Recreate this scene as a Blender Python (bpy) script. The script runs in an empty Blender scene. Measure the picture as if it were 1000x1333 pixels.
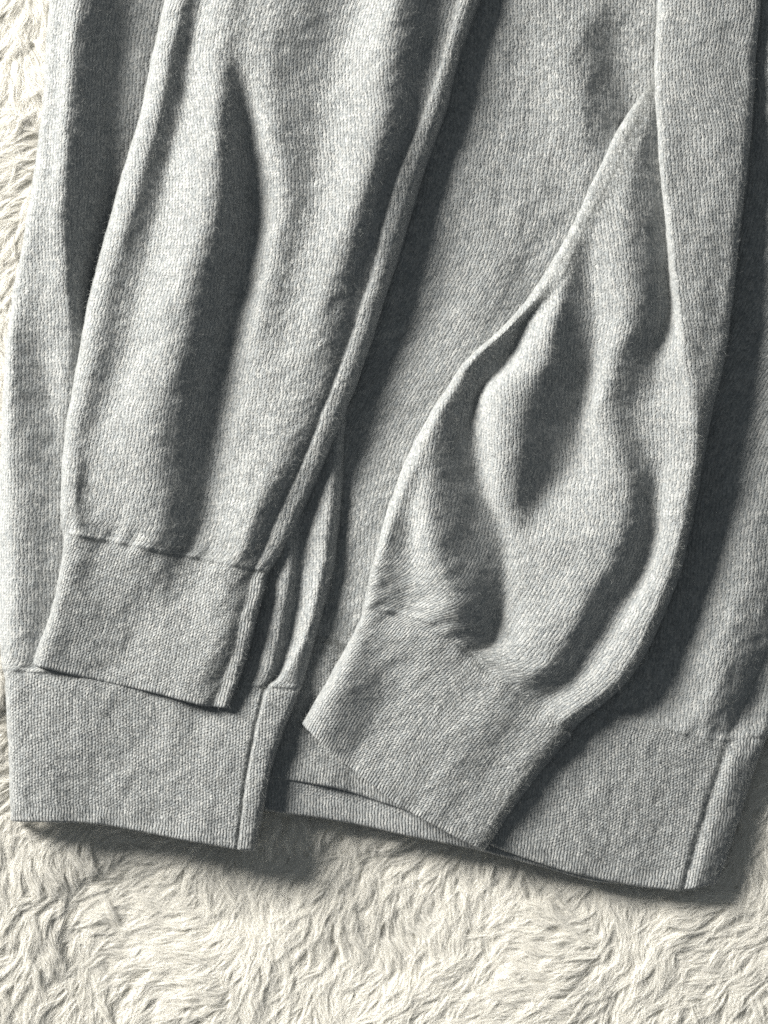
import bpy, math
import numpy as np
from mathutils import Vector

# ------------------------------------------------------------------ camera, world, light, exposure
S = 0.0004                    # metres for one plan unit (1 unit = 0.4 mm on the table)
CX, CY = 500.0, 666.5         # plan point under the camera
scene = bpy.context.scene
COL = scene.collection

cam_d = bpy.data.cameras.new('camera')
cam = bpy.data.objects.new('camera', cam_d)
COL.objects.link(cam)
cam_d.sensor_fit = 'VERTICAL'
cam_d.sensor_height = 24.0
CAM_H = 1.30
cam.location = (0, 0, CAM_H + 26 * S)
cam_d.lens = 24.0 * CAM_H / (1333 * S)
cam_d.dof.use_dof = True
cam_d.dof.focus_distance = CAM_H - 12 * S
cam_d.dof.aperture_fstop = 1.1
cam_d.clip_start = 0.05
cam_d.clip_end = 50
scene.camera = cam

world = bpy.data.worlds.new('World')
scene.world = world
world.use_nodes = True
bg = world.node_tree.nodes['Background']
bg.inputs['Color'].default_value = (0.86, 0.95, 1.0, 1)
bg.inputs['Strength'].default_value = 0.165

# low window light from the upper left
LIGHT_EL, LIGHT_AZ = math.radians(20.5), math.radians(33)   # azimuth: degrees above "left"
lamp_d = bpy.data.lights.new('window_light', 'AREA')
lamp_d.shape = 'DISK'
lamp_d.size = 1.15
lamp_d.energy = 385
lamp_d.color = (1.0, 0.97, 0.905)
lamp = bpy.data.objects.new('window_light', lamp_d)
COL.objects.link(lamp)
ld = Vector((-math.cos(LIGHT_EL) * math.cos(LIGHT_AZ), math.cos(LIGHT_EL) * math.sin(LIGHT_AZ), math.sin(LIGHT_EL)))
lamp.location = ld * 3.2
lamp.rotation_euler = (-ld).to_track_quat('-Z', 'Y').to_euler()

scene.render.engine = 'CYCLES'
scene.view_settings.view_transform = 'Standard'
scene.view_settings.look = 'None'
scene.view_settings.exposure = 0.0
scene.view_settings.gamma = 1.0
scene.cycles.max_bounces = 8
scene.cycles.diffuse_bounces = 6
scene.cycles.use_denoising = False
scene.cycles_curves.shape = 'RIBBONS'

rng = np.random.default_rng(7)

# ------------------------------------------------------------------ node helpers
class N:
    """tiny wrapper that makes math chains short"""
    def __init__(self, nt): self.nt = nt
    def new(self, t, **kw):
        n = self.nt.nodes.new(t)
        for k, v in kw.items(): setattr(n, k, v)
        return n
    def link(self, a, b): self.nt.links.new(a, b)
    def m(self, op, *args, clamp=False):
        n = self.new('ShaderNodeMath', operation=op); n.use_clamp = clamp
        for i, a in enumerate(args):
            if isinstance(a, (int, float)): n.inputs[i].default_value = a
            else: self.link(a, n.inputs[i])
        return n.outputs[0]
    def noise(self, vec, scale, detail=2.0, rough=0.5):
        n = self.new('ShaderNodeTexNoise'); n.inputs['Scale'].default_value = scale
        n.inputs['Detail'].default_value = detail; n.inputs['Roughness'].default_value = rough
        self.link(vec, n.inputs['Vector'])
        return n.outputs['Fac']
    def comb(self, x, y, z=0.0):
        n = self.new('ShaderNodeCombineXYZ')
        for i, a in enumerate((x, y, z)):
            if isinstance(a, (int, float)): n.inputs[i].default_value = a
            else: self.link(a, n.inputs[i])
        return n.outputs[0]
    def rand(self, vec):
        n = self.new('ShaderNodeTexWhiteNoise', noise_dimensions='2D'); self.link(vec, n.inputs['Vector'])
        return n.outputs['Value']
    def mix(self, f, a, b):
        n = self.new('ShaderNodeMix'); n.data_type = 'FLOAT'
        for s, v in ((n.inputs[0], f), (n.inputs[2], a), (n.inputs[3], b)):
            if isinstance(v, (int, float)): s.default_value = v
            else: self.link(v, s)
        return n.outputs[0]

def knit_material(name, kind):
    """heathered wool. UV = stitch counts (wale, course); kind: 'jersey' or 'band'"""
    mat = bpy.data.materials.new(name); mat.use_nodes = True
    nt = mat.node_tree; nt.nodes.clear(); g = N(nt)
    out = g.new('ShaderNodeOutputMaterial'); b = g.new('ShaderNodeBsdfPrincipled')
    g.link(b.outputs[0], out.inputs['Surface'])
    uvn = g.new('ShaderNodeUVMap'); uvn.uv_map = 'stitch'
    uv = uvn.outputs[0]
    if kind == 'band':
        sc = g.new('ShaderNodeVectorMath', operation='SCALE'); sc.inputs['Scale'].default_value = 1.18
        g.link(uv, sc.inputs[0]); uv = sc.outputs[0]
    sx = g.new('ShaderNodeSeparateXYZ'); g.link(uv, sx.inputs[0])
    # uneven tension
    wn = g.new('ShaderNodeTexNoise'); wn.inputs['Scale'].default_value = 0.32; wn.inputs['Detail'].default_value = 2.0
    wn.inputs['Roughness'].default_value = 0.6; g.link(uv, wn.inputs['Vector'])
    ws = g.new('ShaderNodeSeparateColor'); g.link(wn.outputs['Color'], ws.inputs[0])
    w1 = 1.5 if kind == 'jersey' else 1.2
    U = g.m('ADD', sx.outputs[0], g.m('MULTIPLY', g.m('SUBTRACT', ws.outputs[0], 0.5), w1))
    V = g.m('ADD', sx.outputs[1], g.m('MULTIPLY', g.m('SUBTRACT', ws.outputs[1], 0.5), 2.2))
    iu = g.m('FLOOR', U); fx = g.m('SUBTRACT', g.m('SUBTRACT', U, iu), 0.5)
    ax = g.m('ABSOLUTE', fx)
    rnd_c = g.rand(g.comb(iu, g.m('FLOOR', g.m('ADD', V, g.m('MULTIPLY', ax, 1.3)))))
    rnd_y = g.rand(g.comb(g.m('FLOOR', g.m('MULTIPLY', U, 2.0)), g.m('FLOOR', g.m('ADD', V, g.m('MULTIPLY', ax, 1.3)))))
    TAU = 2 * math.pi
    # stockinette: columns of V legs
    leg = g.m('MULTIPLY_ADD', g.m('COSINE', g.m('MULTIPLY', g.m('ADD', V, g.m('MULTIPLY', ax, 1.3)), TAU)), 0.5, 0.5)
    colp = g.m('SUBTRACT', 1.0, g.m('POWER', g.m('MULTIPLY', ax, 2.0), 2.2))
    cen = g.m('POWER', g.m('SUBTRACT', 1.0, g.m('MULTIPLY', ax, 2.0)), 6.0)
    jersey = g.m('SUBTRACT', g.m('ADD', g.m('MULTIPLY', colp, 0.95), g.m('MULTIPLY', leg, 0.34)), g.m('MULTIPLY', cen, 0.18))
    # band: small offset tuck dots with column lines, plain ribs near the open edge
    par = g.m('MULTIPLY', g.m('MODULO', iu, 2.0), 0.5)
    dot = g.m('MULTIPLY_ADD', g.m('COSINE', g.m('MULTIPLY', g.m('ADD', g.m('MULTIPLY', V, 0.8), par), TAU)), 0.5, 0.5)
    dots = g.m('ADD', g.m('MULTIPLY', g.m('MULTIPLY', colp, dot), 0.75), g.m('MULTIPLY', colp, 0.42))
    rib = g.m('ADD', g.m('MULTIPLY', colp, 1.15), g.m('MULTIPLY', leg, 0.12))
    at = g.new('ShaderNodeAttribute'); at.attribute_name = 'rib'
    if kind == 'jersey': h = jersey
    else: h = g.mix(at.outputs['Fac'], dots, rib)
    fib = g.noise(g.comb(g.m('MULTIPLY', U, 3.2), g.m('MULTIPLY', V, 1.3)), 1.0, 2, 0.65)
    fib2 = g.noise(uv, 0.15, 5, 0.74)
    h = g.m('ADD', h, g.m('MULTIPLY', g.m('SUBTRACT', rnd_c, 0.5), 0.36))
    h = g.m('ADD', h, g.m('MULTIPLY', fib, 1.1))
    h = g.m('ADD', h, g.m('MULTIPLY', fib2, 3.4))
    bump = g.new('ShaderNodeBump'); bump.inputs['Strength'].default_value = 1.0
    bump.inputs['Distance'].default_value = 0.00032 if kind == 'jersey' else 0.00044
    g.link(h, bump.inputs['Height'])
    # heather colour: mixed light and dark fibres
    val = g.m('ADD', 0.31, g.m('MULTIPLY', g.m('SUBTRACT', rnd_y, 0.5), 0.14))
    val = g.m('ADD', val, g.m('MULTIPLY', g.m('SUBTRACT', fib, 0.5), 0.36))
    val = g.m('ADD', val, g.m('MULTIPLY', g.m('SUBTRACT', fib2, 0.5), 0.16))
    val = g.m('MAXIMUM', val, 0.06)
    cmb = g.new('ShaderNodeCombineColor')
    tint = g.m('MULTIPLY', g.m('SUBTRACT', rnd_y, 0.5), 0.05)
    g.link(g.m('MULTIPLY', val, g.m('ADD', tint, 0.964)), cmb.inputs[0]); g.link(val, cmb.inputs[1]); g.link(g.m('MULTIPLY', val, g.m('SUBTRACT', 1.003, tint)), cmb.inputs[2])
    g.link(cmb.outputs[0], b.inputs['Base Color'])
    b.inputs['Roughness'].default_value = 0.95
    b.inputs['Specular IOR Level'].default_value = 0.12
    b.inputs['Sheen Weight'].default_value = 0.4
    b.inputs['Sheen Roughness'].default_value = 0.5
    g.link(bump.outputs[0], b.inputs['Normal'])
    return mat

def fibre_material(name, col, trans=0.3):
    mat = bpy.data.materials.new(name); mat.use_nodes = True
    nt = mat.node_tree; nt.nodes.clear(); g = N(nt)
    out = g.new('ShaderNodeOutputMaterial')
    d = g.new('ShaderNodeBsdfDiffuse'); t = g.new('ShaderNodeBsdfTranslucent'); mx = g.new('ShaderNodeMixShader')
    hi = g.new('ShaderNodeHairInfo')
    hsv = g.new('ShaderNodeHueSaturation'); hsv.inputs['Color'].default_value = (*col, 1)
    g.link(g.m('MULTIPLY_ADD', hi.outputs['Random'], 0.24, 0.86), hsv.inputs['Value'])
    g.link(hsv.outputs[0], d.inputs[0]); g.link(hsv.outputs[0], t.inputs[0])
    mx.inputs[0].default_value = trans
    g.link(d.outputs[0], mx.inputs[1]); g.link(t.outputs[0], mx.inputs[2]); g.link(mx.outputs[0], out.inputs['Surface'])
    return mat

M_JERSEY = knit_material('heather_grey_jersey', 'jersey')
M_BAND = knit_material('heather_grey_band', 'band')
M_FUZZ = fibre_material('grey_wool_fibre', (0.40, 0.41, 0.40), 0.35)
M_PILE = fibre_material('cream_pile', (0.965, 0.952, 0.915), 0.36)
M_BACKING = bpy.data.materials.new('cream_backing'); M_BACKING.use_nodes = True
_b = M_BACKING.node_tree.nodes['Principled BSDF']
_g = N(M_BACKING.node_tree)
_tc = _g.new('ShaderNodeTexCoord')
_nz = _g.noise(_tc.outputs['Object'], 180, 4)
_cc = _g.new('ShaderNodeCombineColor')
_v = _g.m('MULTIPLY_ADD', _nz, 0.16, 0.66)
for _i, _f in enumerate((1.0, 0.97, 0.88)): _g.link(_g.m('MULTIPLY', _v, _f), _cc.inputs[_i])
_g.link(_cc.outputs[0], _b.inputs['Base Color']); _b.inputs['Roughness'].default_value = 1.0

# ------------------------------------------------------------------ surface helpers
def to_world(P):
    """plan units (x right, y down, z up) -> metres"""
    W = np.empty_like(P)
    W[..., 0] = (P[..., 0] - CX) * S; W[..., 1] = (CY - P[..., 1]) * S; W[..., 2] = P[..., 2] * S
    return W

def pchip(Y, t):
    """Y (n, m) at knots 0..n-1, t query -> (len(t), m), monotone cubic"""
    n = Y.shape[0]; d = np.diff(Y, axis=0)
    a, b = d[:-1], d[1:]
    with np.errstate(divide='ignore', invalid='ignore'):
        hm = np.where(a * b > 0, 2 * a * b / (a + b), 0.0)
    tang = np.vstack([d[:1], hm, d[-1:]])
    return hermite(Y, tang, t)

def catmull(Y, t):
    tang = np.vstack([Y[1:2] - Y[:1], 0.5 * (Y[2:] - Y[:-2]), Y[-1:] - Y[-2:-1]])
    return hermite(Y, tang, t)

def hermite(Y, T, t):
    i = np.clip(np.floor(t).astype(int), 0, Y.shape[0] - 2); s = (t - i)[:, None]
    s2, s3 = s * s, s * s * s
    return (2*s3 - 3*s2 + 1) * Y[i] + (s3 - 2*s2 + s) * T[i] + (-2*s3 + 3*s2) * Y[i+1] + (s3 - s2) * T[i+1]

def samples(lens, step, lo):
    t = []; marks = [0]
    for k, L in enumerate(lens):
        n = max(lo, int(math.ceil(L / step)))
        t.append(k + np.arange(n) / n); marks.append(marks[-1] + n)
    t.append(np.array([len(lens)], float))
    return np.concatenate(t), marks

def smooth_noise(U, V, scale, seed):
    """value noise on the arrays U, V (same shape)"""
    r = np.random.default_rng(seed); G = r.random((64, 64))
    u, v = U / scale, V / scale
    iu, iv = np.floor(u).astype(int), np.floor(v).astype(int)
    fu, fv = u - iu, v - iv
    fu = fu * fu * (3 - 2 * fu); fv = fv * fv * (3 - 2 * fv)
    g = lambda a, b: G[a % 64, b % 64]
    return (g(iu, iv) * (1-fu) + g(iu+1, iv) * fu) * (1-fv) + (g(iu, iv+1) * (1-fu) + g(iu+1, iv+1) * fu) * fv - 0.5

def blur(A, k, axis):
    for _ in range(k):
        B = A.copy()
        sl = [slice(None)] * A.ndim
        c, p, n = sl.copy(), sl.copy(), sl.copy()
        c[axis] = slice(1, -1); p[axis] = slice(0, -2); n[axis] = slice(2, None)
        B[tuple(c)] = 0.25 * A[tuple(p)] + 0.5 * A[tuple(c)] + 0.25 * A[tuple(n)]
        A = B
    return A

def station(ypts, feats):
    """ypts: plain y, or [(x, y), ...] read piecewise linearly; feats [(x, z), ...]"""
    xs = np.array([f[0] for f in feats], float); zs = np.array([f[1] for f in feats], float)
    if isinstance(ypts, (int, float)): ys = np.full(len(xs), float(ypts))
    else:
        a = np.array(ypts, float); ys = np.interp(xs, a[:, 0], a[:, 1])
    return np.stack([xs, ys, zs], 1)

class Cloth:
    """a lofted sheet of knit: stations down the garment, features across it"""
    def __init__(self, rows, step=2.2, wale=4.9, course=4.0, seed=1, wob=1.0, sm=3, anchors=None, gather=None, keep=(), soft=(22, 34), und=1.0):
        C = np.stack(rows); C[..., 2] = 3 + (C[..., 2] - 3) * 0.79
        ns, nf, _ = C.shape
        du = np.linalg.norm(np.diff(C, axis=1), axis=2).mean(0)
        dv = np.linalg.norm(np.diff(C, axis=0), axis=2).mean(1)
        tu, self.mu = samples(du, step, 3); tv, self.mv = samples(dv, step, 3)
        A = catmull(C.reshape(ns, nf * 3), tv).reshape(len(tv), nf, 3)
        P = pchip(A.transpose(1, 0, 2).reshape(nf, -1), tu).reshape(len(tu), len(tv), 3).transpose(1, 0, 2)
        P = blur(blur(P, sm, 0), sm, 1)
        # soften the folds, but not the outer rolls or the seam grooves
        wcol = np.clip((np.minimum(np.arange(len(tu)), np.arange(len(tu))[::-1]) - 2) / 6.0, 0, 1)
        for f in keep: wcol[self.mu[f - 1] + 1:self.mu[f + 1]] = 0
        wcol = blur(wcol, 3, 0)[None, :]
        P[..., 2] = P[..., 2] * (1 - wcol) + blur(blur(P[..., 2], soft[0], 1), soft[1], 0) * wcol
        # stitch coordinates: even stitch size everywhere, wales running along the anchor features
        au = np.linalg.norm(np.diff(P, axis=1), axis=2); av = np.linalg.norm(np.diff(P, axis=0), axis=2)
        T = au.sum(1); kk = np.exp(-0.5 * (np.arange(-110, 111) / 42.0) ** 2); kk /= kk.sum()
        Ts = np.convolve(np.pad(T, 110, mode='edge'), kk, mode='valid')
        au = au * (Ts / T)[:, None]
        au = blur(au, 120, 0); av = blur(av, 160, 1)
        Ug = np.zeros(P.shape[:2]); Ug[:, 1:] = np.cumsum(au, 1)
        Vg = np.zeros(P.shape[:2]); Vg[1:] = np.cumsum(av, 0)
        anc = [self.mu[a] for a in (anchors or [nf // 2])]
        base = Ug.copy(); off = None
        for q, col in enumerate(anc):
            shift = base[:, col].mean() - base[:, col:col+1]
            if q == 0: Ug = base + shift
            else:
                p0 = self.mu[anchors[q] - 1]
                w = np.clip((np.arange(P.shape[1]) - p0) / max(1, col - p0), 0, 1)[None, :]
                Ug = Ug * (1 - w) + (base + shift) * w
        Vend = Vg[-1:].copy()
        fade = np.minimum(1, np.minimum(np.arange(len(tu)), np.arange(len(tu))[::-1]) / 6.0)[None, :]
        wide = np.minimum(1, np.minimum(np.arange(len(tu)), np.arange(len(tu))[::-1]) / 18.0)[None, :]
        P[..., 2] += und * wide * (5.5 * smooth_noise(Ug + 31 * seed, Vg * 0.45 + 17 * seed, 66, seed + 5) + 1.6 * smooth_noise(Ug, Vg * 0.7, 24, seed + 6))
        P[..., 2] += wob * fade * (2.2 * smooth_noise(Ug, Vg * 0.6, 34, seed) + 1.3 * smooth_noise(Ug, Vg, 13, seed + 1) + 0.8 * smooth_noise(Ug, Vg, 6, seed + 2))
        P[..., 0] += wob * (2.0 * smooth_noise(Ug * 0 + seed * 7, Vg, 30, seed + 3) + 1.0 * smooth_noise(Ug * 0 + seed * 3, Vg, 9, seed + 4))
        if gather:
            st, amp = gather
            dj = Vg[self.mv[st]][None, :] - Vg
            P[..., 2] += fade * amp * 2 * smooth_noise(Ug, Vg * 0.12, 15, seed + 9) * np.where(dj > 0, np.exp(-dj / 36), np.exp(dj / 7))
            P[..., 2] += fade * (0.45 * amp) * np.exp(-((dj - 2.5) / 3.0) ** 2) - fade * (0.35 * amp) * np.exp(-((dj + 3) / 2.5) ** 2)
        self.P = P; self.U = Ug / wale; self.V = Vg / course; self.Vpx = Vg
        self.parts = []

    def grid(self, name, parent, mat, r0, r1, c0, c1, rib_rows=None, lip=False, under=None, close_left=False, close_right=False):
        """mesh object from rows r0..r1, columns c0..c1 (inclusive). lip: rolled lower edge. under: z of a flat underside"""
        P = self.P[r0:r1+1, c0:c1+1].copy(); U = self.U[r0:r1+1, c0:c1+1].copy(); V = self.V[r0:r1+1, c0:c1+1].copy()
        R = np.zeros(U.shape)
        if rib_rows:
            d = self.Vpx[-1:, c0:c1+1] - self.Vpx[r0:r1+1, c0:c1+1]
            R = np.clip((rib_rows - d) / 4.0, 0, 1)
        if lip:
            e = P[-1] - P[-4]; e[:, 2] = 0; e /= np.linalg.norm(e, axis=1, keepdims=True) + 1e-9
            ext = []
            for out, dz in ((2.0, -1.2), (3.2, -3.4), (3.3, -6.2), (1.6, -8.6), (-12.0, -10.0)):
                q = P[-1] + e * out; q[:, 2] = np.maximum(P[-1][:, 2] + dz, under + 0.5 if under is not None else -99); ext.append(q)
            k = len(ext)
            P = np.concatenate([P, np.stack(ext)]); 
            U = np.concatenate([U, np.repeat(U[-1:], k, 0)]); V = np.concatenate([V, V[-1:] + np.array([.3, .6, .9, 1.5, 3.0])[:, None]])
            R = np.concatenate([R, np.repeat(R[-1:], k, 0)])
        nr, nc = U.shape
        if under is not None:           # the back layer of the tube, lying flat
            nb = 5; E = []
            for j in range(1, nb + 1):
                s = j / (nb + 1); q = P[:, -1] * (1 - s) + P[:, 0] * s; q[:, 2] = under; E.append(q)
            P = np.concatenate([P, np.stack(E, 1)], 1)
            U = np.concatenate([U, np.repeat(U[:, -1:], nb, 1)], 1); V = np.concatenate([V, np.repeat(V[:, -1:], nb, 1)], 1)
            R = np.concatenate([R, np.repeat(R[:, -1:], nb, 1)], 1)
            nc += nb
        W = to_world(P)
        me = bpy.data.meshes.new(name)
        idx = np.arange(nr * nc).reshape(nr, nc)
        cols = nc if under is not None else nc - 1
        a = idx[:-1, :cols]; d_ = idx[1:, :cols]
        nx = np.roll(idx, -1, 1)
        b = nx[:-1, :cols]; c = nx[1:, :cols]
        F = np.stack([a, d_, c, b], -1).reshape(-1, 4)
        nF = len(F)
        me.vertices.add(nr * nc); me.vertices.foreach_set('co', W.reshape(-1).astype(np.float32))
        me.loops.add(nF * 4); me.loops.foreach_set('vertex_index', F.reshape(-1).astype(np.int32))
        me.polygons.add(nF); me.polygons.foreach_set('loop_start', np.arange(0, nF * 4, 4, dtype=np.int32))
        me.polygons.foreach_set('use_smooth', np.ones(nF, bool))
        uvl = me.uv_layers.new(name='stitch')
        UV = np.stack([U.reshape(-1), V.reshape(-1)], 1)[F.reshape(-1)]
        uvl.data.foreach_set('uv', UV.reshape(-1).astype(np.float32))
        at = me.attributes.new('rib', 'FLOAT', 'POINT'); at.data.foreach_set('value', R.reshape(-1).astype(np.float32))
        me.update(); me.validate()
        me.materials.append(mat)
        o = bpy.data.objects.new(name, me); COL.objects.link(o); o.parent = parent
        return o

    def fuzz(self, parent, density, length=(4, 11), seed=3, lift=0.55):
        """loose wool fibres standing off the knit"""
        r = np.random.default_rng(seed)
        P = self.P; nr, nc = P.shape[:2]
        n = int(nr * nc * density)
        i = r.integers(1, nr - 1, n); j = r.integers(1, nc - 1, n)
        vis = (P[i, j, 0] > -20) & (P[i, j, 0] < 1020) & (P[i, j, 1] > -20)
        i, j = i[vis], j[vis]; n = len(i)
        tu = P[i, j+1] - P[i, j-1]; tv = P[i+1, j] - P[i-1, j]
        nm = np.cross(tv, tu); nm *= np.sign(nm[:, 2:3] + 1e-9); nm /= np.linalg.norm(nm, axis=1, keepdims=True) + 1e-9
        p = P[i, j] + 0.3 * tu * (r.random((n, 1)) - .5) + 0.3 * tv * (r.random((n, 1)) - .5)
        rnd = lambda: r.normal(size=(n, 3))
        d = rnd(); d -= (d * nm).sum(1, keepdims=True) * nm; d /= np.linalg.norm(d, axis=1, keepdims=True) + 1e-9
        L = (length[0] + (length[1] - length[0]) * r.random((n, 1)) ** 2)
        up = lift * r.random((n, 1)) ** 1.5
        K = 5; pts = np.empty((n, K, 3)); cur = p.copy(); step = L / (K - 1)
        pts[:, 0] = cur - 0.4 * nm
        dirv = d + nm * (up + 0.25)
        for k in range(1, K):
            dirv = dirv + 0.45 * rnd() * [1, 1, .6] - nm * 0.16
            dirv /= np.linalg.norm(dirv, axis=1, keepdims=True)
            cur = cur + dirv * step; pts[:, k] = cur
        make_hair('fuzz', pts, np.array([.04, .04, .036, .03, .018]) , M_FUZZ, parent)

def make_hair(name, pts, rad_mm, mat, parent):
    n, K, _ = pts.shape
    h = bpy.data.hair_curves.new(name)
    h.add_curves([K] * n)
    h.attributes['position'].data.foreach_set('vector', to_world(pts).reshape(-1).astype(np.float32))
    ra = h.attributes.get('radius') or h.attributes.new('radius', 'FLOAT', 'POINT')
    ra.data.foreach_set('value', np.tile(rad_mm * 0.001, n).astype(np.float32))
    h.materials.append(mat)
    o = bpy.data.objects.new(name, h); COL.objects.link(o); o.parent = parent
    o['kind'] = 'stuff'
    return o

# ------------------------------------------------------------------ the rug
def rug_height(x, y):
    dip = -20.0 * np.exp(-((y - 1115) / np.where(y < 1115, 65.0, 170.0)) ** 2) * np.clip((x - 40) / 120.0, 0, 1) * np.clip((980 - x) / 400.0, 0, 1)
    return dip + 5.0 * smooth_noise(x + 900, y + 900, 120, 40) + 6.0 * smooth_noise(x + 900, y + 900, 55, 41)

def lobe_left(y):   # left outline of the sweater in plan
    return np.interp(y, [-200, 64, 150, 300, 400, 500, 600, 870, 1068], [78, 58, 52, 30, 10, 2, -3, 0, 10])
HEM = np.array([(-10, 1068), (130, 1071), (230, 1090), (325, 1106), (345, 1055), (400, 1062), (530, 1088), (603, 1102), (690, 1124), (735, 1138), (820, 1154), (935, 1152)], float)
def sweater_right(y):
    return np.interp(y, [-200, 860, 960, 1000, 1075, 1150], [1120, 1060, 1003, 986, 962, 938])

def build_rug():
    xs = np.linspace(-345, 1345, 120); ys = np.linspace(-265, 1600, 130)
    X, Y = np.meshgrid(xs, ys)
    P = np.stack([X, Y, rug_height(X, Y) - 13], -1)
    me = bpy.data.meshes.new('rug')
    nr, nc = X.shape; idx = np.arange(nr * nc).reshape(nr, nc)
    F = np.stack([idx[:-1, :-1], idx[1:, :-1], idx[1:, 1:], idx[:-1, 1:]], -1).reshape(-1, 4)
    me.from_pydata(to_world(P).reshape(-1, 3).tolist(), [], F.tolist())
    me.polygons.foreach_set('use_smooth', np.ones(len(F), bool)); me.materials.append(M_BACKING)
    rug = bpy.data.objects.new('rug', me); COL.objects.link(rug)
    rug['label'] = 'cream white fluffy rug with long wool pile under the grey sweater'; rug['category'] = 'rug'
    # tufts of pile
    r = np.random.default_rng(11); sp = 9.0
    gx, gy = np.meshgrid(np.arange(-330, 1335, sp), np.arange(-250, 1585, sp))
    gx = (gx + r.uniform(-.6, .6, gx.shape) * sp).ravel(); gy = (gy + r.uniform(-.6, .6, gy.shape) * sp).ravel()
    hem_y = np.interp(gx, HEM[:, 0], HEM[:, 1])
    inside = (gx > lobe_left(gy) + 6) & (gx < sweater_right(gy) - 6) & (gy < hem_y - 6)
    far = (gx < -60) | (gx > 1060) | (gy < -60) | (gy > 1395)
    inside |= far & (r.random(len(gx)) < 0.55)
    gx, gy = gx[~inside], gy[~inside]
    nC = len(gx); m = 50; K = 8
    ang = math.radians(118) + 2.2 * smooth_noise(gx + 500, gy + 500, 95, 51) + 1.5 * smooth_noise(gx + 500, gy + 500, 34, 52) + r.normal(0, .3, nC)
    L = 50 * (0.8 + 0.5 * r.random(nC))
    base = np.stack([gx, gy, rug_height(gx, gy) - 13], 1)
    dirp = np.stack([np.cos(ang), np.sin(ang), np.zeros(nC)], 1)       # y is down: pile combed down-left
    perp = np.stack([-np.sin(ang), np.cos(ang), np.zeros(nC)], 1)
    ph = r.random(nC) * 6.28; curl = 2.0 + 3.5 * r.random(nC)
    top = 2.5 + 2.5 * r.random(nC) + 3 * smooth_noise(gx, gy, 28, 54)
    pts = np.empty((nC, m, K, 3))
    rr = 8.0 * np.sqrt(r.random((nC, m))); ra = r.random((nC, m)) * 6.28
    Ls = L[:, None] * (0.7 + 0.45 * r.random((nC, m)))
    j1 = r.normal(0, 1, (nC, m, 3)); j2 = r.normal(0, 1, (nC, m, 3)); j3 = r.random((nC, m)) * 6.28
    for k in range(K):
        q = k / (K - 1)
        sway = np.sin(ph + q * 4.6) * curl * q
        along = dirp[:, None, :] * (Ls * q ** 1.25 * 0.78)[..., None]
        up = np.zeros((nC, m, 3)); up[..., 2] = top[:, None] * np.sin(np.minimum(q * 2.1, 1.75)) * (0.85 + 0.3 * (rr / 6.0))
        spread = (1 - 0.48 * q ** 1.4)
        off = np.stack([np.cos(ra) * rr * spread, np.sin(ra) * rr * spread, np.sin(ra) * rr * 0.3 * spread], -1)
        fr = np.sin(j3 + q * 9.0) * 0.9 * q
        pts[:, :, k] = base[:, None, :] + along + up + off + perp[:, None, :] * (sway[:, None] + fr)[..., None] + j1 * 1.2 * q * q + j2 * 0.5
    # keep the pile from coming up through the garment
    pts = pts.reshape(nC * m, K, 3)
    hy = np.interp(pts[..., 0], HEM[:, 0], HEM[:, 1])
    ins = (pts[..., 0] > lobe_left(pts[..., 1]) + 3) & (pts[..., 0] < sweater_right(pts[..., 1]) - 3) & (pts[..., 1] < hy - 4)
    pts[..., 2] = np.where(ins, np.minimum(pts[..., 2], -1), np.minimum(pts[..., 2], 16))
    make_hair('pile', pts, np.array([.065, .065, .065, .065, .06, .06, .055, .04]), M_PILE, rug)
    return rug

# ------------------------------------------------------------------ the sweater
sweater = bpy.data.objects.new('sweater', None); COL.objects.link(sweater)
sweater['label'] = 'heathered grey fine-knit wool sweater lying with folded sleeves on the cream rug'
sweater['category'] = 'sweater'
sweater.empty_display_size = 0.05

def build_body_back():
    # lowest layer: only its hem shows below the front hem
    T = lambda y, a, b: [(300, a), (380, b), (480, b), (560, b), (640, b), (720, b), (800, b), (900, b), (1000, a)]
    rows = [station(-160, T(0, 4, 6)), station(200, T(0, 4, 6)), station(600, T(0, 4, 6)), station(840, T(0, 4, 6))]
    hem = [(300, 1046), (345, 1055), (400, 1062), (450, 1070), (530, 1088), (603, 1102), (690, 1124), (735, 1138), (800, 1150), (880, 1154), (930, 1140)]
    up = lambda d: [(x, y - d) for x, y in hem]
    fx = [300, 350, 410, 470, 540, 620, 700, 800, 900]
    for d, z in ((170, 7), (120, 8), (70, 9), (30, 9), (0, 8)):
        rows.append(station(up(d), [(x, z - (3 if x == 300 else 0) + 1.5 * math.sin(x * .05)) for x in fx]))
    c = Cloth(rows, step=4, seed=90, wob=.8, und=0.2)
    j = c.mv[5]; nr = c.P.shape[0] - 1; nc = c.P.shape[1] - 1
    o = c.grid('back_panel', sweater, M_JERSEY, 0, j, 0, nc)
    c.grid('hem_band', o, M_BAND, j, nr, 0, nc, rib_rows=24, lip=True)

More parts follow.
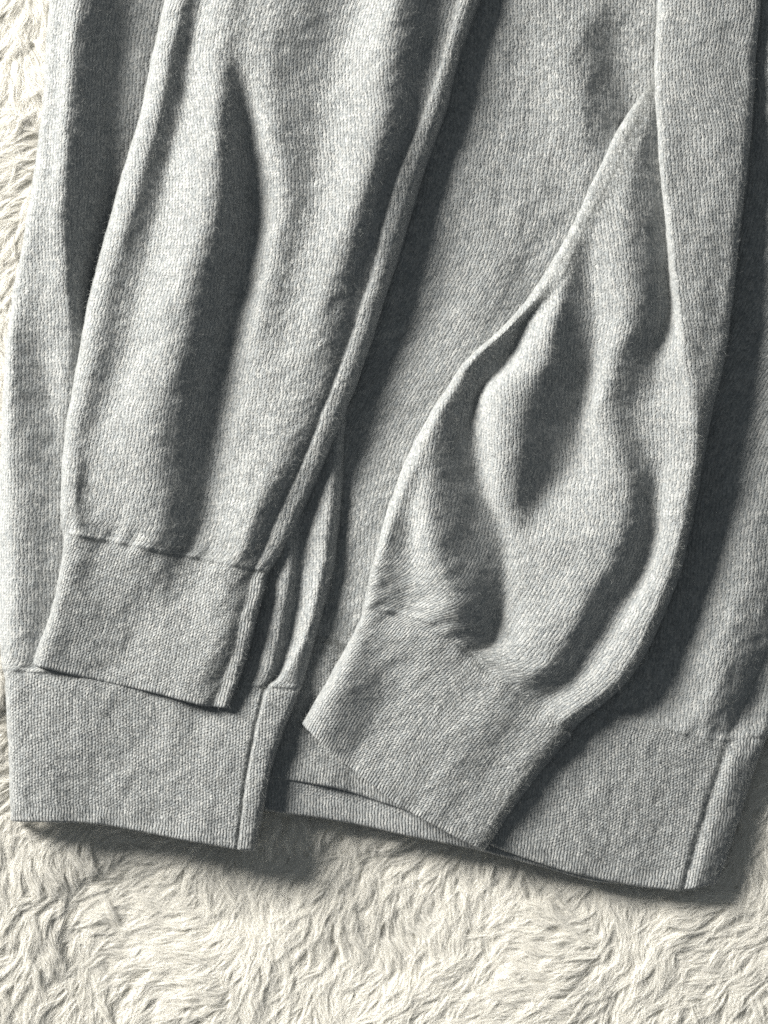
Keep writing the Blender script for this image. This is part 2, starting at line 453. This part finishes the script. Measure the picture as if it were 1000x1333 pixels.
def build_body_front():
    R = []
    #        b0        b1        b2        b3        b4        b5        b6        b7         b8         b9
    R.append(station(-160, [(360, 12), (470, 14), (640, 20), (700, 24), (760, 22), (800, 20), (870, 18), (960, 22), (1010, 40), (1060, 46), (1110, 8)]))
    R.append(station(-20,  [(360, 12), (470, 14), (620, 20), (690, 24), (760, 22), (800, 20), (870, 18), (960, 22), (1005, 40), (1055, 46), (1105, 8)]))
    R.append(station(64,   [(360, 12), (470, 14), (612, 24), (690, 28), (745, 34), (806, 14), (870, 18), (960, 22), (1000, 38), (1050, 46), (1100, 8)]))
    R.append(station(150,  [(350, 12), (460, 14), (600, 24), (690, 27), (757, 37), (824, 14), (870, 18), (950, 20), (1000, 36), (1050, 46), (1098, 8)]))
    R.append(station(225,  [(350, 12), (460, 14), (590, 23), (680, 26), (768, 34), (838, 17), (870, 18), (940, 18), (990, 24), (1050, 40), (1094, 8)]))
    R.append(station(330,  [(345, 12), (450, 14), (575, 22), (660, 26), (740, 26), (800, 20), (860, 18), (930, 16), (985, 18), (1045, 30), (1090, 8)]))
    R.append(station(450,  [(340, 12), (440, 14), (530, 17), (600, 24), (680, 22), (760, 18), (840, 16), (920, 14), (985, 15), (1045, 28), (1086, 8)]))
    R.append(station(560,  [(340, 12), (435, 14), (490, 17), (540, 24), (640, 20), (740, 16), (820, 14), (910, 13), (985, 16), (1045, 28), (1082, 8)]))
    R.append(station(660,  [(335, 12), (430, 13), (470, 17), (510, 24), (600, 20), (700, 16), (800, 13), (900, 13), (990, 26), (1045, 20), (1076, 8)]))
    R.append(station(760,  [(335, 12), (425, 13), (462, 18), (500, 22), (590, 18), (700, 16), (800, 13), (880, 14), (968, 36), (1030, 12), (1066, 8)]))
    R.append(station(850,  [(335, 12), (420, 13), (455, 17), (490, 20), (590, 18), (700, 16), (800, 14), (875, 15), (945, 42), (1002, 12), (1048, 10)]))
    R.append(station([(335, 830), (430, 838), (640, 890), (870, 925), (1040, 915)], [(335, 12), (415, 13), (450, 16), (490, 18), (590, 18), (690, 18), (790, 16), (865, 17), (925, 36), (968, 14), (1012, 10)]))
    J = [(335, 822), (430, 834), (640, 905), (820, 936), (930, 966), (1003, 958)]
    up = lambda d, f: [(x - f * d, y + d) for x, y in J]
    R.append(station(J, [(335, 12), (412, 13), (450, 15), (490, 17), (590, 18), (690, 19), (790, 22), (860, 29), (908, 31), (945, 24), (1003, 10)]))
    R.append(station([(335, 850), (430, 862), (640, 930), (820, 962), (925, 990), (985, 1000)], [(335, 12), (405, 14), (445, 16), (487, 18), (587, 18), (685, 19), (780, 23), (845, 28), (892, 30), (935, 28), (986, 11)]))
    R.append(station([(335, 930), (430, 945), (640, 1030), (820, 1060), (905, 1075), (962, 1078)], [(335, 12), (395, 15), (440, 16), (485, 17), (585, 17), (675, 18), (760, 21), (815, 22), (865, 22), (909, 21), (962, 10)]))
    H = [(335, 1008), (400, 1018), (450, 1027), (496, 1044), (574, 1070), (650, 1103), (680, 1115), (750, 1137), (820, 1152), (880, 1160), (940, 1150)]
    R.append(station(H, [(335, 13), (390, 16), (435, 16), (480, 17), (580, 17), (660, 17), (740, 17), (790, 16), (840, 15), (886, 15), (938, 8)]))
    # split the last feature gap into groove + seam strip + edge
    out = []
    for k, r in enumerate(R):
        a, b = r[-2].copy(), r[-1].copy()
        s = min(1.0, max(0.0, (k - 11) / 2.0))      # seam strip shows on the hem band
        g = a * .94 + b * .06; g[2] = a[2] - 5 * s
        t = a * .62 + b * .38; t[2] = a[2] * (1 - .2 * (1 - s)) + 3 * s
        n = a * .12 + b * .88; n[2] = b[2] + (a[2] - b[2]) * .55
        out.append(np.concatenate([r[:-1], [g, t, n, b]]))
    c = Cloth(out, seed=20, anchors=[3], gather=(12, 1.6), keep=(11,))
    j = c.mv[12]; nr = c.P.shape[0] - 1; nc = c.P.shape[1] - 1; gcol = c.mu[11]
    o = c.grid('front_panel', sweater, M_JERSEY, 0, j, 0, nc)
    c.grid('hem_band', o, M_BAND, j, nr, 0, gcol, rib_rows=24, lip=True)
    c.grid('side_seam', o, M_BAND, j, nr, gcol, nc, lip=True, rib_rows=400)
    c.fuzz(o, 0.34, seed=31)

def build_body_fold():
    # the left part of the body, folded over so that its side seam lies in front
    R = []
    #            e0       n        c1        v1        m        d        e         f        p1       q1        p2       n       edge
    R.append(station(-160, [(78, 16), (84, 33), (102, 47), (125, 61), (189, 12), (230, 9), (300, 12), (340, 12), (370, 12), (400, 12), (430, 12), (470, 14), (485, 14), (490, 8)]))
    R.append(station(-40, [(66, 16), (72, 33), (90, 47), (112, 61), (176, 12), (220, 9), (300, 12), (340, 12), (370, 12), (400, 12), (430, 12), (470, 14), (485, 14), (490, 8)]))
    R.append(station(64, [(58, 16), (64, 33), (80, 47), (98, 61), (162, 12), (210, 9), (300, 12), (340, 12), (370, 12), (400, 12), (430, 12), (460, 14), (475, 14), (480, 8)]))
    R.append(station(150, [(52, 16), (58, 33), (74, 47), (92, 61), (152, 12), (200, 9), (290, 12), (340, 12), (370, 12), (400, 12), (430, 12), (460, 14), (475, 14), (480, 8)]))
    R.append(station(230, [(41, 16), (48, 33), (66, 47), (87, 61), (140, 12), (180, 9), (280, 12), (340, 12), (370, 12), (400, 12), (430, 12), (460, 14), (475, 14), (480, 8)]))
    R.append(station(310, [(28, 16), (35, 33), (56, 40), (84, 52), (126, 12), (160, 9), (270, 12), (340, 12), (370, 12), (400, 12), (430, 14), (455, 18), (470, 14), (475, 8)]))
    R.append(station(370, [(16, 9), (24, 24), (52, 30), (86, 44), (116, 12), (150, 9), (250, 12), (330, 12), (366, 12), (396, 12), (425, 16), (452, 20), (467, 15), (472, 8)]))
    R.append(station(430, [(7, 6), (18, 29), (48, 23), (88, 32), (110, 20), (145, 14), (230, 12), (320, 12), (360, 14), (390, 14), (420, 16), (449, 22), (462, 17), (467, 8)]))
    R.append(station(490, [(2, 6), (14, 31), (58, 15), (86, 25), (106, 18), (140, 14), (220, 14), (310, 14), (350, 16), (385, 18), (415, 18), (445, 26), (457, 18), (461, 8)]))
    R.append(station(560, [(-1, 6), (14, 31), (64, 12), (82, 14), (98, 16), (130, 14), (200, 14), (300, 14), (340, 18), (380, 22), (410, 20), (440, 30), (448, 20), (452, 8)]))
    R.append(station(650, [(-5, 6), (18, 30), (66, 17), (82, 15), (98, 14), (130, 14), (200, 14), (290, 14), (340, 20), (372, 28), (396, 20), (430, 34), (441, 22), (446, 8)]))
    R.append(station(730, [(-6, 6), (22, 30), (60, 20), (80, 16), (98, 14), (130, 14), (200, 14), (290, 14), (345, 20), (376, 32), (391, 20), (422, 38), (433, 24), (438, 8)]))
    R.append(station(810, [(-4, 6), (22, 30), (56, 22), (80, 17), (98, 15), (130, 14), (200, 14), (280, 14), (330, 20), (364, 34), (380, 20), (406, 38), (414, 24), (419, 8)]))
    R.append(station([(-2, 858), (390, 876)], [(-2, 6), (14, 27), (48, 23), (76, 20), (98, 18), (130, 18), (200, 18), (270, 16), (318, 22), (349, 33), (361, 22), (376, 35), (394, 25), (401, 8)]))
    R.append(station([(0, 872), (390, 896)], [(0, 6), (8, 20), (30, 25), (64, 24), (98, 23), (130, 22), (200, 22), (260, 22), (310, 26), (341, 31), (347, 27), (355, 34), (388, 31), (394, 8)]))
    R.append(station([(4, 890), (385, 915)], [(4, 6), (10, 21), (30, 27), (62, 27), (98, 26), (130, 25), (195, 25), (255, 26), (305, 30), (336, 33), (341, 29), (348, 36), (380, 35), (386, 8)]))
    R.append(station([(8, 975), (365, 1000)], [(8, 6), (14, 21), (32, 28), (62, 29), (98, 26), (135, 25), (190, 27), (240, 30), (285, 33), (317, 33), (322, 29), (328, 36), (349, 36), (355, 8)]))
    R.append(station([(10, 1068), (90, 1069), (140, 1073), (230, 1090), (305, 1103), (332, 1106)], [(10, 6), (15, 19), (32, 26), (62, 26), (98, 21), (130, 21), (180, 26), (225, 29), (270, 32), (303, 32), (307, 28), (312, 34), (327, 33), (332, 8)]))
    c = Cloth(R, seed=50, anchors=[3], gather=(14, 2.5), keep=(10,), soft=(10, 22))
    j = c.mv[14]; nr = c.P.shape[0] - 1; nc = c.P.shape[1] - 1; gcol = c.mu[10]
    o = c.grid('side_panel', sweater, M_JERSEY, 0, j, 0, nc, under=1)
    c.grid('hem_band', o, M_BAND, j, nr, 0, gcol, rib_rows=22, lip=True)
    c.grid('side_seam', o, M_BAND, j, nr, gcol, nc, rib_rows=30, lip=True)
    c.fuzz(o, 0.36, seed=32)

def build_left_sleeve():
    R = []
    #                       e0        n1        c1         v1         c2         v2         m1         m2         c3         v3         g          s          n         e
    R.append(station(-160, [(240, 26), (246, 44), (269, 56), (292, 47), (336, 63), (362, 64), (420, 66), (492, 50), (548, 85), (602, 51), (630, 53), (640, 59), (662, 55), (674, 22)]))
    R.append(station(-40, [(222, 26), (228, 46), (249, 58), (270, 49), (318, 67), (345, 66), (400, 68), (472, 50), (528, 86), (582, 51), (606, 53), (614, 59), (630, 55), (640, 22)]))
    R.append(station(64, [(200, 26), (206, 46), (225, 58), (246, 43), (292, 67), (320, 64), (362, 68), (444, 48), (510, 87), (560, 51), (580, 53), (586, 59), (596, 55), (603, 22)]))
    R.append(station(150, [(181, 26), (187, 46), (206, 58), (231, 42), (285, 77), (322, 43), (356, 67), (422, 51), (497, 84), (536, 58), (550, 53), (557, 60), (571, 55), (579, 22)]))
    R.append(station(250, [(152, 26), (158, 46), (179, 58), (207, 42), (279, 81), (330, 31), (370, 62), (410, 53), (472, 81), (498, 58), (509, 53), (517, 60), (535, 55), (545, 22)]))
    R.append(station(365, [(120, 26), (126, 46), (145, 56), (180, 43), (251, 81), (318, 27), (352, 56), (386, 54), (434, 73), (464, 58), (480, 51), (487, 59), (500, 54), (509, 22)]))
    R.append(station(480, [(98, 24), (104, 42), (121, 52), (154, 43), (225, 73), (292, 26), (330, 47), (362, 55), (400, 63), (430, 56), (441, 48), (448, 54), (463, 51), (472, 22)]))
    R.append(station(580, [(82, 24), (88, 42), (101, 50), (124, 44), (209, 65), (276, 26), (312, 41), (345, 53), (370, 60), (393, 54), (402, 47), (409, 53), (424, 50), (433, 22)]))
    R.append(station([(78, 645), (401, 660)], [(78, 24), (84, 42), (98, 50), (114, 41), (203, 60), (266, 24), (296, 39), (318, 51), (338, 59), (358, 48), (367, 42), (374, 48), (389, 47), (398, 22)]))
    R.append(station([(79, 678), (364, 726)], [(79, 24), (85, 40), (101, 47), (120, 41), (202, 53), (252, 30), (280, 38), (300, 48), (316, 55), (334, 46), (341, 40), (348, 46), (358, 45), (365, 22)]))
    R.append(station([(82, 693), (350, 744)], [(82, 24), (87, 37), (103, 43), (128, 39), (192, 47), (238, 31), (264, 35), (288, 45), (306, 50), (324, 44), (331, 38), (337, 44), (346, 44), (352, 22)]))
    R.append(station([(82, 712), (350, 764)], [(82, 24), (87, 38), (102, 43), (128, 41), (186, 45), (232, 34), (258, 38), (282, 45), (300, 50), (318, 44), (325, 41), (331, 44), (341, 46), (346, 22)]))
    R.append(station([(70, 785), (325, 838)], [(68, 24), (73, 38), (84, 45), (124, 34), (172, 33), (214, 39), (245, 43), (268, 47), (285, 49), (300, 45), (306, 42), (312, 44), (322, 46), (327, 22)]))
    R.append(station([(42, 862), (110, 880), (200, 899), (262, 915), (299, 919)], [(42, 22), (47, 33), (58, 40), (100, 30), (150, 31), (195, 36), (225, 40), (245, 43), (262, 44), (273, 41), (278, 40), (283, 42), (295, 44), (300, 22)]))
    c = Cloth(R, seed=70, anchors=[5], gather=(10, 3.0), keep=(10,))
    j = c.mv[10]; nr = c.P.shape[0] - 1; nc = c.P.shape[1] - 1; gcol = c.mu[10]
    o = c.grid('sleeve', sweater, M_JERSEY, 0, j, 0, gcol)
    o['label'] = 'long straight sleeve with a seam strip, covering the side panel'
    c.grid('sleeve_seam', o, M_JERSEY, 0, j, gcol, nc)
    c.grid('cuff', o, M_BAND, j, nr, 0, gcol, rib_rows=7, lip=True)
    c.grid('cuff_seam', o, M_BAND, j, nr, gcol, nc, rib_rows=400, lip=True)
    c.fuzz(o, 0.42, seed=33)

def build_right_sleeve():
    R = []
    def hid(x0, z=30): return [(x0 + k, z + .2 * k) for k in range(10)]
    #  e0 n1 c1 v1 c2 v2 w c3 v3 c4 | v4 k5 c5 m5 n2 e1
    R.append(station(-160, hid(884) + [(886, 31), (864, 42), (871, 56), (930, 64), (996, 52), (1002, 24)]))
    R.append(station(-20, hid(872) + [(876, 31), (856, 42), (862, 56), (922, 62), (988, 52), (994, 24)]))
    R.append(station(64, hid(860) + [(866, 32), (851, 42), (857, 56), (915, 62), (980, 52), (986, 24)]))
    R.append(station(105, hid(848) + [(862, 34), (850, 43), (857, 56), (912, 62), (978, 52), (984, 24)]))
    R.append(station(155, [(812, 24), (815, 36), (818, 42), (821, 44), (824, 45), (827, 46), (828, 46), (830, 46), (835, 46), (843, 46), (862, 36), (853, 44), (859, 58), (910, 62), (975, 52), (981, 24)]))
    R.append(station(225, [(774, 24), (778, 35), (782, 41), (787, 44), (792, 46), (797, 48), (800, 48), (802, 49), (808, 51), (822, 53), (862, 34), (858, 46), (864, 60), (910, 62), (968, 52), (974, 24)]))
    R.append(station(295, [(743, 24), (747, 35), (751, 41), (755, 43), (758, 45), (761, 46), (763, 46), (765, 47), (774, 48), (813, 59), (866, 32), (866, 46), (872, 62), (912, 63), (959, 52), (965, 24)]))
    R.append(station(365, [(703, 24), (707, 36), (712, 43), (717, 46), (722, 48), (728, 50), (733, 50), (738, 51), (764, 44), (816, 63), (870, 32), (873, 48), (879, 64), (912, 63), (952, 52), (958, 24)]))
    R.append(station(415, [(664, 24), (668, 36), (673, 42), (678, 39), (682, 34), (688, 30), (704, 46), (720, 62), (766, 38), (817, 65), (870, 33), (878, 48), (885, 65), (915, 62), (946, 52), (952, 24)]))
    R.append(station(470, [(606, 24), (611, 38), (616, 41), (626, 32), (642, 23), (662, 18), (676, 48), (706, 64), (763, 25), (798, 57), (848, 36), (878, 54), (891, 65), (915, 60), (938, 49), (944, 24)]))
    R.append(station(505, [(582, 24), (587, 39), (593, 44), (606, 36), (619, 26), (631, 17), (645, 54), (686, 66), (757, 23), (792, 54), (842, 38), (882, 55), (897, 66), (914, 59), (930, 49), (936, 24)]))
    R.append(station(540, [(559, 24), (564, 40), (571, 48), (586, 41), (603, 29), (620, 16), (640, 55), (674, 67), (750, 21), (785, 51), (836, 40), (882, 56), (902, 66), (913, 58), (922, 44), (928, 24)]))
    R.append(station(600, [(528, 24), (533, 40), (541, 50), (556, 49), (572, 46), (621, 15), (642, 50), (668, 62), (738, 23), (802, 57), (850, 38), (880, 56), (902, 65), (908, 56), (912, 44), (917, 24)]))
    R.append(station(650, [(509, 24), (514, 39), (520, 47), (535, 44), (558, 59), (632, 15), (648, 42), (668, 50), (708, 31), (806, 63), (850, 35), (874, 54), (892, 63), (899, 54), (904, 42), (908, 24)]))
    R.append(station(700, [(495, 24), (500, 38), (506, 44), (533, 31), (563, 68), (650, 15), (663, 26), (676, 35), (698, 42), (798, 67), (846, 34), (868, 54), (883, 61), (889, 54), (893, 42), (898, 24)]))
    R.append(station([(486, 735), (590, 750), (877, 775)], [(485, 24), (490, 38), (497, 43), (535, 30), (575, 70), (654, 15), (666, 25), (678, 35), (699, 45), (768, 65), (818, 34), (842, 54), (858, 61), (866, 54), (871, 42), (877, 24)]))
    R.append(station([(478, 764), (590, 792), (640, 830), (705, 866), (823, 880)], [(478, 24), (483, 38), (490, 43), (530, 32), (582, 63), (643, 17), (650, 26), (658, 35), (670, 46), (708, 59), (750, 34), (785, 50), (806, 57), (814, 50), (819, 40), (824, 24)]))
    R.append(station([(474, 789), (565, 810), (600, 836), (640, 872), (700, 915), (751, 946)], [(474, 24), (479, 38), (486, 42), (525, 37), (568, 47), (612, 32), (617, 34), (622, 37), (634, 41), (662, 50), (700, 36), (720, 46), (733, 50), (740, 46), (745, 40), (751, 24)]))
    R.append(station([(464, 814), (555, 834), (590, 856), (630, 890), (690, 935), (742, 962)], [(466, 24), (471, 40), (478, 44), (512, 41), (554, 45), (600, 41), (606, 42), (612, 42), (625, 45), (650, 51), (688, 43), (708, 48), (722, 49), (730, 45), (736, 38), (742, 24)]))
    R.append(station([(428, 878), (510, 910), (590, 960), (690, 1024)], [(430, 24), (435, 42), (447, 59), (492, 32), (522, 33), (550, 38), (558, 39), (565, 40), (580, 42), (605, 44), (640, 41), (656, 42), (668, 43), (677, 42), (683, 36), (690, 24)]))
    R.append(station([(395, 940), (440, 983), (520, 1045), (600, 1090), (633, 1106)], [(395, 24), (400, 37), (412, 50), (454, 30), (470, 35), (505, 36), (512, 36), (520, 37), (534, 38), (556, 40), (588, 41), (602, 41), (613, 40), (621, 38), (627, 33), (633, 22)]))
    c = Cloth(R, seed=110, anchors=[11], gather=(17, 2.6), keep=(11,), soft=(12, 20))
    j = c.mv[17]; nr = c.P.shape[0] - 1; nc = c.P.shape[1] - 1
    o = c.grid('sleeve', sweater, M_JERSEY, 0, j, 0, nc)
    o['label'] = 'crumpled sleeve with deep folds, turned towards the middle of the hem'
    c.grid('cuff', o, M_BAND, j, nr, 0, nc, rib_rows=7, lip=True)
    c.fuzz(o, 0.42, seed=34)

build_rug()
build_body_back()
build_body_front()
build_body_fold()
build_left_sleeve()
build_right_sleeve()
